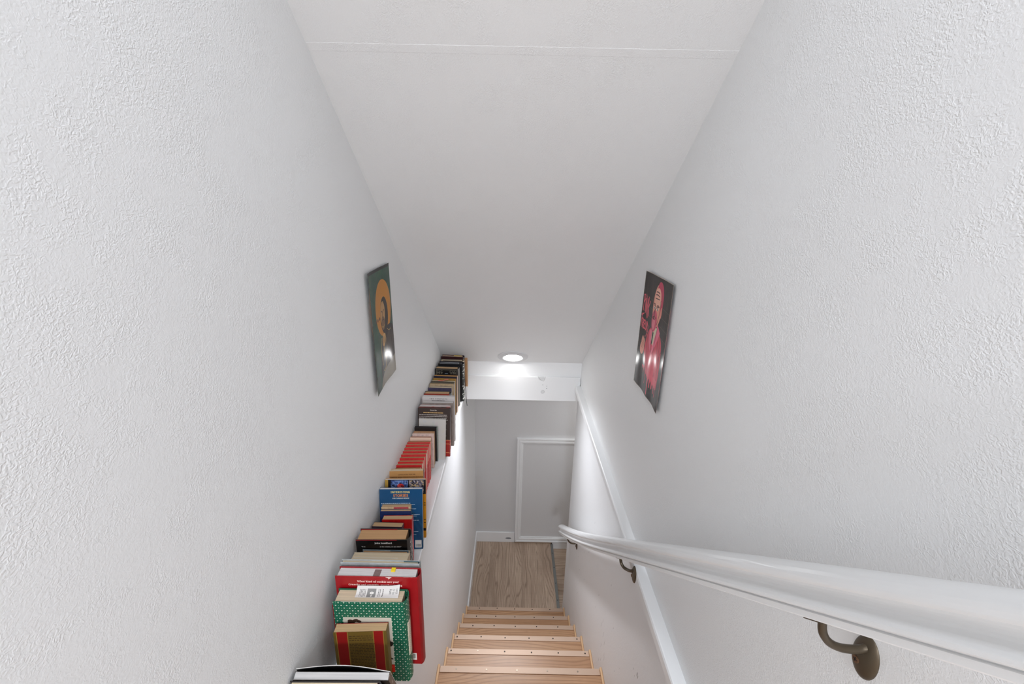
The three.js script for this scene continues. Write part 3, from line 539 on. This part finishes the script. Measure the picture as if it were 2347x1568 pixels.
BK('B3', { hard: true, label: 'green fleur-patterned hardcover cookbook with a paper clipping between its pages', pages: CREAM, color: 0x0c6045, front: printed(canvasTex(640, 918, (g, w, h) => {
  fleurs(g, w, h); g.fillStyle = '#cfc8b6'; g.fillRect(80, 170, 440, 540); g.strokeStyle = '#f0ead8'; g.lineWidth = 3; g.strokeRect(80, 170, 440, 540);
  g.fillStyle = '#3a2a20'; for (const [x, y, a, b, r] of [[150, 218, 34, 22, 0.3], [186, 206, 30, 16, -0.4], [218, 212, 26, 14, 0.2], [140, 232, 26, 14, 0]]) { g.beginPath(); g.ellipse(x, y, a, b, r, 0, 7); g.fill(); }
  g.fillStyle = '#2a2622'; for (const [x, y, a, b, r] of [[480, 430, 26, 14, 0.9], [500, 470, 20, 30, 0.4], [470, 500, 14, 34, 0.2], [490, 640, 24, 10, 0.4], [440, 650, 20, 8, 0.2]]) { g.beginPath(); g.ellipse(x, y, a, b, r, 0, 7); g.fill(); }
  g.fillStyle = '#e02a18'; g.fillRect(330, 716, 190, 92); g.fillStyle = '#f4d8cc'; lines(g, 440, 745, 60, 2, 22, '#f6dcd0', 6);
})), spine: printed(canvasTex(160, 918, (g, w, h) => { fleurs(g, w, h); g.fillStyle = '#e4dac2'; g.fillRect(24, 250, 112, 380); lines(g, 40, 280, 84, 16, 22, '#6a5a48', 6); })), extra: (g, w, h, t) => {
  // newspaper clipping laid over the page edges and sticking up at the back
  const tx = canvasTex(512, 256, (c, W, H) => {
    c.fillStyle = '#dcd8d2'; c.fillRect(0, 0, W, H);
    const col = (x, n, lw, gap) => { for (let i = 0; i < n; i++) { c.fillStyle = '#55524e'; let y = 60; while (y < 235) { const l = 10 + rnd() * 26; c.fillRect(x + i * gap, y, lw, Math.min(l, 235 - y)); y += l + 5; } } };
    col(40, 5, 6, 16); c.fillStyle = '#8c8a86'; c.fillRect(130, 50, 104, 196); c.fillStyle = '#e8e4dc'; c.beginPath(); c.arc(186, 130, 24, 0, 7); c.fill(); c.fillStyle = '#8c8a86'; c.beginPath(); c.arc(186, 130, 8, 0, 7); c.fill(); c.fillStyle = '#e8e4dc'; c.fillRect(178, 168, 14, 60);
    col(262, 2, 6, 18); col(312, 1, 9, 16); c.save(); c.fillStyle = '#4a4844'; c.translate(392, 60); c.rotate(Math.PI / 2); c.font = 'bold 34px sans-serif'; c.fillText('PLATI', 0, 0); c.font = '34px sans-serif'; c.fillText('OF INS', 0, -38); c.fillText('EXPER', 0, -76); c.restore();
  });
  const gg = new THREE.PlaneGeometry(0.112, 0.05, 20, 8), p = gg.attributes.position;
  for (let i = 0; i < p.count; i++) { const x = p.getX(i), v = p.getY(i) / 0.05 + 0.5; const a = Math.max(0, v - 0.42); p.setXYZ(i, x + 0.012, h - 0.0024 + Math.max(0, a * 0.02) + (x > 0.03 ? (x - 0.03) * 0.22 * v : 0), -0.016 - v * 0.026); }
  gg.computeVertexNormals();
  mesh('clipping', gg, mat(0xffffff, { map: tx, roughness: 0.8, side: THREE.DoubleSide }), g);
} });
BK('B4', { hard: true, label: 'large red hardcover cookbook with a yellow sticky tab on its pages', pages: WHITE, color: 0x9c1119, front: printed(canvasTex(768, 1024, (g, w, h) => {
  g.fillStyle = '#9c1018'; g.fillRect(0, 0, w, h); for (let i = 0; i < 40; i++) { g.fillStyle = `rgba(${150 + rnd() * 30},30,34,0.12)`; g.beginPath(); g.ellipse(rnd() * w, rnd() * h, 40, 80, rnd(), 0, 7); g.fill(); }
  g.fillStyle = '#f4e2d4'; g.font = 'bold 27px serif'; g.textAlign = 'center'; g.fillText('What kind of cookie are you!', 400, 62); g.font = 'bold 26px serif'; g.fillText('Crunchy and crumbly, mouthwatering', 372, 98); g.textAlign = 'left';
  g.fillStyle = '#efe6da'; g.fillRect(640, 888, 84, 84); g.fillStyle = '#2a2422'; for (let x = 650; x < 712; x += 6) g.fillRect(x, 898, 1.5 + rnd() * 3, 54);
  g.fillStyle = '#e8dcd0'; g.beginPath(); g.moveTo(470, 0); g.lineTo(500, 14); g.lineTo(496, 26); g.lineTo(530, 0); g.fill();
}), 0.28), extra: (g, w, h, t) => {
  mesh('sticky_tab', bx(0.030, 0.041, h - 0.004, h + 0.0006, -t + 0.002, -t + 0.013, 0.0002), mat(0xf0cf20, { roughness: 0.6 }), g);
  mesh('printed_leaves', bx(-0.014, 0.004, h - 0.0042, h - 0.0031, -t + 0.006, -0.005), mat(0x8d7570, { map: wear, roughness: 0.8 }), g);
  // jacket flap standing out beyond the fore-edge
  const s = new THREE.Shape(); s.moveTo(-w / 2 + 0.002, 0); s.quadraticCurveTo(-w / 2 - 0.006, 0.003, -w / 2 - 0.017, 0.001); s.lineTo(-w / 2 - 0.017, 0.0016); s.quadraticCurveTo(-w / 2 - 0.006, 0.0036, -w / 2 + 0.002, 0.0008);
  mesh('jacket_flap', new THREE.ExtrudeGeometry(s, { depth: 0.16, bevelEnabled: false }).rotateX(-Math.PI / 2).translate(0, 0.045, 0), plain(0xa8141c), g);
} });
BK('B5', { hard: true, label: 'thin tall hardcover in a pale grey jacket behind the red cookbook', pages: CREAM, color: 0xb9bcba, spineColor: 0x9aa09c, extra: (g, w, h, t) => mesh('jacket_fold', bx(0.062, w / 2 - 0.006, h - 0.02, h - 0.0005, -t + 0.0025, -t + 0.0034), plain(0x3f6066), g) });
BK('B6', { label: 'thick cream-paged paperback with a light cover in front of the black thriller', pages: CREAM, color: 0xd9cbb4, spineColor: 0xc9b090, extra: (g, w, h, t) => mesh('loose_leaf', bx(-w / 2 + 0.006, w / 2 - 0.03, h - 0.006, h + 0.0006, -0.010, -0.0098), mat(0xe8e2da, { roughness: 0.8 }), g) });
BK('B7', { hard: true, label: 'brown-paged hardcover in a grey-blue jacket leaning on the black thriller', pages: BROWN, color: 0x8f9ca0, spineColor: 0xc2ae92, extra: (g, w, h, t) => mesh('jacket_fold', bx(0.012, w / 2 - 0.008, h - 0.02, h - 0.0004, -t + 0.0024, -t + 0.0034), plain(0x35566a), g) });
BK('B8', { hard: true, label: 'thick black hardcover thriller with white lettering and tan pages', pages: BROWN, color: 0x120e0e, front: printed(canvasTex(512, 768, (g, w, h) => {
  g.fillStyle = '#0e0b0b'; g.fillRect(0, 0, w, h); g.fillStyle = '#8e1a20'; g.fillRect(0, 0, w * 0.8, 9); g.fillStyle = '#f2ece4'; g.font = 'bold 24px serif'; g.fillText('John Sandford', 186, 46); g.font = 'bold 15px serif'; g.fillText('"Is as', 50, 84); g.fillText('in the country, or any other"', 236, 84);
  lines(g, 60, 200, 400, 12, 26, '#8a8078', 6);
}), 0.3), spine: printed(canvasTex(192, 768, (g, w, h) => { g.fillStyle = '#231f1d'; g.fillRect(0, 0, w, h); g.fillStyle = '#efeae4'; for (let i = 0; i < 26; i++) { g.save(); g.translate(40 + (i % 2) * 50, 60 + i * 26); g.rotate(-0.6); g.fillRect(0, 0, 70, 9); g.restore(); } }), 0.3), extra: (g, w, h, t) => mesh('jacket_fold', bx(-w / 2 + 0.002, w / 2 - 0.05, h - 0.03, h - 0.0005, -t + 0.0026, -t + 0.0036), plain(0x8e1a20), g) });
BK('B9', { label: 'small tan-paged paperback with a dark purple spine behind the black thriller', pages: TAN, color: 0x3a2a38, spine: printed(canvasTex(96, 256, (g, w, h) => { g.fillStyle = '#4a3444'; g.fillRect(0, 0, w, h); g.fillStyle = '#c9b4b0'; for (let i = 0; i < 14; i++) { g.beginPath(); g.ellipse(20 + rnd() * 56, rnd() * h, 12, 6, rnd() * 3, 0, 7); g.fill(); } })) });
BK('B10', { label: 'bright red small paperback with a pinkish red spine', pages: TAN, color: 0xc9100f, spine: printed(canvasTex(96, 256, (g, w, h) => { g.fillStyle = '#d8585a'; g.fillRect(0, 0, w, h); g.fillStyle = '#8e3c3c'; for (let i = 0; i < 10; i++) { g.beginPath(); g.ellipse(48 + rnd() * 20, rnd() * 120, 14, 8, rnd() * 3, 0, 7); g.stroke(); g.fill(); } lines(g, 10, 150, 70, 6, 14, '#f0b0aa', 4); })) });
BK('B11', { label: 'small navy blue paperback with a torn top edge', pages: TAN, color: 0x16275a, spineColor: 0x2c5a72 });
BK('B12', { label: 'small tan-paged paperback leaning directly on the blue story book', pages: TAN, color: 0xd6b48c, spineColor: 0xd9bd98, extra: (g, w, h, t) => mesh('cover_stripe', bx(-0.008, w / 2 - 0.008, h - 0.008, h - 0.001, 0, 0.0004), plain(0xb84850), g) });
BK('B13', { label: 'blue paperback of stories with orange and white title lettering', pages: WHITE, color: 0x1d4d74, spineColor: 0x9fa8b0, front: printed(canvasTex(640, 972, (g, w, h) => {
  g.fillStyle = '#1a4a72'; g.fillRect(0, 0, w, h); for (let i = 0; i < 8; i++) { g.fillStyle = `rgba(${50 + i * 6},${110 + i * 4},150,0.16)`; g.beginPath(); g.moveTo(320, 120); g.lineTo(-200 + i * 150, h); g.lineTo(-130 + i * 150, h); g.fill(); }
  g.textAlign = 'center'; g.font = 'bold 45px sans-serif'; g.fillStyle = '#ecd27a'; g.fillText('INTERESTING', 312, 62); g.font = 'bold 58px sans-serif'; g.fillStyle = '#e88a34'; g.fillText('STORIES', 316, 122); g.font = 'bold 24px sans-serif'; g.fillStyle = '#efe6d0'; g.fillText('FOR CURIOUS PEOPLE', 318, 154); g.textAlign = 'left';
  for (let b = 0; b < 7; b++) lines(g, 22, 226 + b * 92, 590, b % 2 ? 3 : 2, 24, '#dfe6ea', 7, 0.35);
  g.fillStyle = '#eae8e4'; g.fillRect(520, 826, 98, 122); g.fillStyle = '#3a3a3a'; for (let x = 530; x < 606; x += 7) g.fillRect(x, 890, 2 + rnd() * 3, 46);
}), 0.3) });
BK('B14', { label: 'orange paperback with black-bordered picture panels behind the blue story book', pages: WHITE, color: 0xd08a18, spineColor: 0xcf8a1a, front: printed(canvasTex(512, 768, (g, w, h) => {
  g.fillStyle = '#cb8416'; g.fillRect(0, 0, w, h); g.fillStyle = '#b08a3a'; g.fillRect(0, 0, 36, 300); g.fillStyle = '#0d0b0c'; g.fillRect(38, 0, w - 38, 190);
  const sp = (x0, y0, x1, y1, cols, n) => { g.save(); g.beginPath(); g.rect(x0, y0, x1 - x0, y1 - y0); g.clip(); for (let i = 0; i < n; i++) { g.fillStyle = cols[Math.floor(rnd() * cols.length)]; g.beginPath(); g.ellipse(x0 + rnd() * (x1 - x0), y0 + rnd() * (y1 - y0), 6 + rnd() * 26, 3 + rnd() * 9, rnd() * 3, 0, 7); g.fill(); } g.restore(); };
  g.fillStyle = '#42588e'; g.fillRect(72, 10, 216, 166); sp(72, 10, 288, 176, ['#42588e', '#2c3a5e', '#6d86b8', '#8a9cc0', '#20283e'], 150);
  g.fillStyle = '#c83030'; g.beginPath(); g.ellipse(196, 92, 44, 40, 0, 0, 7); g.fill(); sp(150, 70, 240, 130, ['#e06a60', '#7a1c20', '#c83030'], 20);
  g.fillStyle = '#6a6068'; g.fillRect(300, 10, 186, 166); sp(300, 10, 486, 176, ['#8a8088', '#2a262c', '#b8aab4', '#4a444c', '#c8a878'], 130);
  g.fillStyle = '#2a1c08'; for (const y of [300, 330, 520, 560]) g.fillRect(488, y, 20, 10); g.fillRect(470, 640, 42, 34);
})) });
BK('B15', { label: 'paperback with a plain tan cover and small dark award lettering', pages: CREAM, color: 0xb98a56, spineColor: 0x6d3438, front: printed(canvasTex(512, 800, (g, w, h) => {
  g.fillStyle = '#b98952'; g.fillRect(0, 0, w, h); g.fillStyle = '#4a2c1c'; g.textAlign = 'center'; g.font = 'bold 23px serif'; g.fillText('LONGLISTED FOR THE', 262, 62); g.font = 'bold 20px serif'; g.fillText('CARNEGIE MEDAL FOR EXCELLENCE IN FICTION', 262, 100); lines(g, 330, 136, 110, 1, 20, '#4a2c1c', 8); lines(g, 60, 200, 390, 10, 40, '#6a4228', 7);
})) });
const ORD = ['nearest', 'second', 'third', 'fourth', 'fifth', 'sixth', 'seventh', 'eighth', 'farthest'];
const redSpine = printed(canvasTex(64, 256, (g, w, h) => { g.fillStyle = '#c51a1c'; g.fillRect(0, 0, w, h); g.fillStyle = '#e6c4ac'; g.fillRect(0, 0, w, 92); g.fillStyle = '#8a2a2a'; for (let i = 0; i < 8; i++) g.fillRect(20, 100 + i * 18, 22, 10); g.fillStyle = '#e8b8a4'; g.fillRect(0, 0, 7, h); g.fillRect(w - 6, 0, 6, h); }));
for (let i = 0; i < 9; i++) BK('R' + i, { label: `small red-covered paperback, ${ORD[i]} of the nine in the red run`, group: 'red paperbacks leaning in a run', pages: i % 3 === 1 ? 0xd2a878 : BROWN, color: 0xd00a08, spine: redSpine });
BK('B24', { label: 'small cream-covered paperback with black lettering just beyond the red run', pages: 0xb0604c, color: 0xe6c8ac, spineColor: 0xe2c6a4, front: printed(canvasTex(320, 512, (g, w, h) => { g.fillStyle = '#e6c6ac'; g.fillRect(0, 0, w, h); lines(g, 20, 60, 250, 2, 26, '#2c2018', 12, 0.1); lines(g, 20, 130, 270, 12, 28, '#6a5444', 7); })) });
BK('B25', { label: 'thin pale pink paperback next to the cream-covered one', pages: 0xf2d6bc, color: 0xe8c8bc, spineColor: 0xe0bd96 });
BK('B26', { label: 'thin brown-paged paperback in front of the black narrow book', pages: BROWN, color: 0xcf9a74, spineColor: 0xb98a5c });
BK('B27', { hard: true, label: 'narrow black book with a grey-green spine beside the plain white card', pages: 0x3a3330, color: 0x1a1312, spineColor: 0x7c8a80 });
BK('B28', { label: 'thin pale grey book with a nearly blank cover', pages: WHITE, color: 0xc6c0b8, spineColor: 0xb8b4ac, front: printed(canvasTex(384, 576, (g, w, h) => { g.fillStyle = '#c9c2ba'; g.fillRect(0, 0, w, h); for (let i = 0; i < 40; i++) { g.fillStyle = `rgba(${180 + rnd() * 30},${175 + rnd() * 30},${165 + rnd() * 30},0.2)`; g.beginPath(); g.ellipse(rnd() * w, rnd() * h, 30, 18, rnd() * 3, 0, 7); g.fill(); } lines(g, 60, 90, 230, 12, 24, '#8f9490', 3, 0.1); })) });
BK('B29', { hard: true, label: 'dark brown hardcover with cream lettering and a red lower band', pages: 0xb03a30, color: 0x33241e, spineColor: 0x3a2a24, front: printed(canvasTex(512, 768, (g, w, h) => {
  g.fillStyle = '#34251f'; g.fillRect(0, 0, w, h); g.fillStyle = '#9c2218'; g.fillRect(0, 500, w, 268); g.fillStyle = '#d88a5a'; for (const y of [500, 560, 700]) g.fillRect(0, y, w, 9);
  g.textAlign = 'center'; g.fillStyle = '#e8dcd0'; g.font = 'bold 24px serif'; g.fillText('From the', 250, 44); g.fillStyle = '#d8b070'; g.font = 'bold 26px serif'; lines(g, 90, 74, 330, 1, 20, '#d8b070', 16, 0.05); lines(g, 24, 108, 460, 4, 26, '#e0d6cc', 9, 0.06); lines(g, 250, 196, 220, 12, 24, '#cfc4ba', 8, 0.2);
})), spine: printed(canvasTex(96, 512, (g, w, h) => { g.fillStyle = '#3a2a24'; g.fillRect(0, 0, w, h); g.fillStyle = '#e8e0d6'; for (let y = 60; y < 320; y += 15) g.fillRect(40, y, 26, 9); g.fillStyle = '#9c2218'; g.fillRect(0, 335, w, 200); g.fillStyle = '#d88a5a'; g.fillRect(0, 335, w, 7); g.fillRect(0, 376, w, 7); g.fillRect(0, 470, w, 7); })) });
BK('B30', { label: 'paperback with a pink and white cover behind the dark brown hardcover', pages: WHITE, color: 0xd9a29c, spineColor: 0xd8b8aa, front: printed(canvasTex(320, 480, (g, w, h) => { g.fillStyle = '#d6b4ac'; g.fillRect(0, 0, w, h); g.fillStyle = '#dd7a74'; g.beginPath(); g.moveTo(140, 0); g.lineTo(230, 40); g.lineTo(170, 42); g.lineTo(120, 20); g.fill(); g.beginPath(); g.moveTo(270, 2); g.lineTo(320, 2); g.lineTo(320, 50); g.fill(); g.fillStyle = '#857468'; g.beginPath(); g.moveTo(220, 4); g.lineTo(280, 6); g.lineTo(290, 34); g.fill(); g.fillStyle = '#b03028'; g.fillRect(0, 44, 220, 30); })) });
BK('B30b', { label: 'white-paged paperback with a broad grey-brown spine', pages: WHITE, color: 0x9c8f86, spineColor: 0x8e8078 });
BK('B31', { label: 'tall white paperback with small black capitals on its cover', pages: WHITE, color: 0xd8d0cc, spineColor: 0xcfc6c0, front: printed(canvasTex(512, 768, (g, w, h) => { g.fillStyle = '#d6cdc8'; g.fillRect(0, 0, w, h); g.fillStyle = '#2c2422'; g.font = 'bold 26px serif'; g.textAlign = 'center'; g.fillText('T H E   C O M P L E T E', 256, 44); lines(g, 150, 66, 220, 2, 18, '#2c2422', 9, 0.1); g.fillStyle = '#b8443a'; g.fillRect(430, 180, 60, 40); })) });
BK('B32', { hard: true, label: 'thick tan-paged hardcover with a grey spine and red front', pages: TAN, color: 0xa83a24, spineColor: 0x5d5a56, back: plain(0x4a4642) });
BK('B33', { label: 'cream-paged book with a dark purple cover beyond the thick tan one', pages: CREAM, color: 0x4e4660, spineColor: 0xb9a88c });
BK('B34', { label: 'thin tan paperback with a grey fold at its spine', pages: TAN, color: 0xcbb08c, spineColor: 0x5a4a3c });
BK('B35', { label: 'thin olive-brown paged book before the pink paper slip', pages: 0x8f8470, color: 0x6a6252, spineColor: 0xb4946c });
BK('B36', { label: 'cream-paged book with a pink paper slip lying on its pages', pages: CREAM, color: 0x5a5244, spineColor: 0xc8b094, extra: (g, w, h, t) => {
  const gg = new THREE.PlaneGeometry(0.062, 0.022, 14, 3), p = gg.attributes.position; for (let i = 0; i < p.count; i++) { const x = p.getX(i), y = p.getY(i); p.setXYZ(i, x, h + 0.002 + Math.max(0, x + 0.005) * 0.28 + 0.001 * Math.sin(x * 160), -0.004 - (y + 0.011) * 0.7 - x * 0.08); }
  gg.computeVertexNormals(); mesh('paper_slip', gg, mat(0xe8786c, { roughness: 0.8, side: THREE.DoubleSide }), g);
} });
BK('B36b', { label: 'thin golden-paged book behind the one with the pink slip', pages: 0xcf9c4c, color: 0xb98a3c, spineColor: 0x8f7048 });
BK('B37', { label: 'orange-paged book with a dark navy cover', pages: 0xd9a058, color: 0x1f1d34, spineColor: 0xc9a68c });
BK('B38', { hard: true, label: 'thick black hardcover with silver ornaments along its cover', pages: TAN, color: 0x15120f, front: printed(canvasTex(512, 780, (g, w, h) => {
  g.fillStyle = '#14110f'; g.fillRect(0, 0, w, h); g.strokeStyle = '#a59c88'; g.fillStyle = '#a59c88'; g.lineWidth = 5; g.strokeRect(30, 24, w - 60, h - 48);
  for (const sx of [-1, 1]) for (const [d, r] of [[190, 18], [150, 14], [100, 20]]) { const x = w / 2 + sx * d; g.beginPath(); g.arc(x, 62, r, 0.4, 5.4); g.stroke(); g.beginPath(); g.ellipse(x + sx * 10, 92, 10, 16, sx * 0.5, 0, 7); g.stroke(); }
  g.fillStyle = '#8fa0ae'; g.fillRect(220, 96, 70, 10); lines(g, 90, 160, 330, 12, 40, '#6a6254', 6);
})), spineColor: 0x6b655c });
const camoSpine = printed(canvasTex(128, 640, (g, w, h) => { g.fillStyle = '#1f221e'; g.fillRect(0, 0, w, h); for (let i = 0; i < 120; i++) { g.fillStyle = ['#e6e4de', '#5c6a50', '#2a2c28', '#9a988e'][Math.floor(rnd() * 4)]; g.beginPath(); g.ellipse(rnd() * w, rnd() * h, 4 + rnd() * 12, 3 + rnd() * 10, rnd() * 3, 0, 7); g.fill(); } }));
BK('B39', { hard: true, label: 'black book with a speckled black, white and green spine', pages: 0x3c3a3c, color: 0x0f0f12, spine: camoSpine, extra: (g, w, h, t) => {
  const f = (x0, x1, z0, z1) => bx(x0, x1, h - 0.0034, h - 0.0022, z0, z1);
  mesh('page_outline', mergeGeometries([f(-w / 2 + 0.008, w / 2 - 0.034, -0.014, -0.012), f(-w / 2 + 0.008, w / 2 - 0.034, -0.034, -0.032), f(w / 2 - 0.036, w / 2 - 0.034, -0.034, -0.012)]), mat(0xc9cdd0), g);
} });
BK('B40', { hard: true, label: 'cream-paged hardcover with a dark line through its pages, second from the end wall', pages: CREAM, color: 0x3c2a20, spineColor: 0xd8c4a8, extra: (g, w, h, t) => mesh('dark_leaves', bx(-w / 2 + 0.018, w / 2 - 0.012, h - 0.0042, h - 0.0028, -0.019, -0.013), mat(0x14100e), g) });
BK('B41', { hard: true, label: 'dark red hardcover nearest the end wall with a yellow slip and ribbon', pages: 0xe8cbb4, color: 0x3f1416, spineColor: 0x2a1c1c, extra: (g, w, h, t) => {
  mesh('yellow_slip', bx(0.006, 0.058, h - 0.006, h + 0.004, -0.022, -0.0215), mat(0xd8bc74, { roughness: 0.8 }), g);
  const c = new THREE.CatmullRomCurve3([[w / 2 + 0.001, 0.13, -0.006], [w / 2 + 0.006, 0.06, -0.002], [w / 2 + 0.011, -0.01, 0.004], [w / 2 + 0.014, -0.055, 0.004], [w / 2 + 0.019, -0.1, 0.006]].map(p => new THREE.Vector3(...p)));
  mesh('ribbon', new THREE.TubeGeometry(c, 24, 0.002, 6).scale(1, 1, 1), mat(0x2e2c2c, { roughness: 0.7 }), g);
} });
// slim tan notebook standing behind the last books
book({ at: [-0.306, -2.762, 0.020, 0.215, 0.012, 0, 1], label: 'slim tan notebook standing upright in the corner by the end wall', pages: 0xe2b27c, color: 0xdca878, spineColor: 0xe6bd92 });

// ---------------------------------------------------------------- lift the finished place so that the basement floor is y = 0
for (const o of scene.children) o.position.y += CY;
scene.add(camera);
renderer.render(scene, camera);
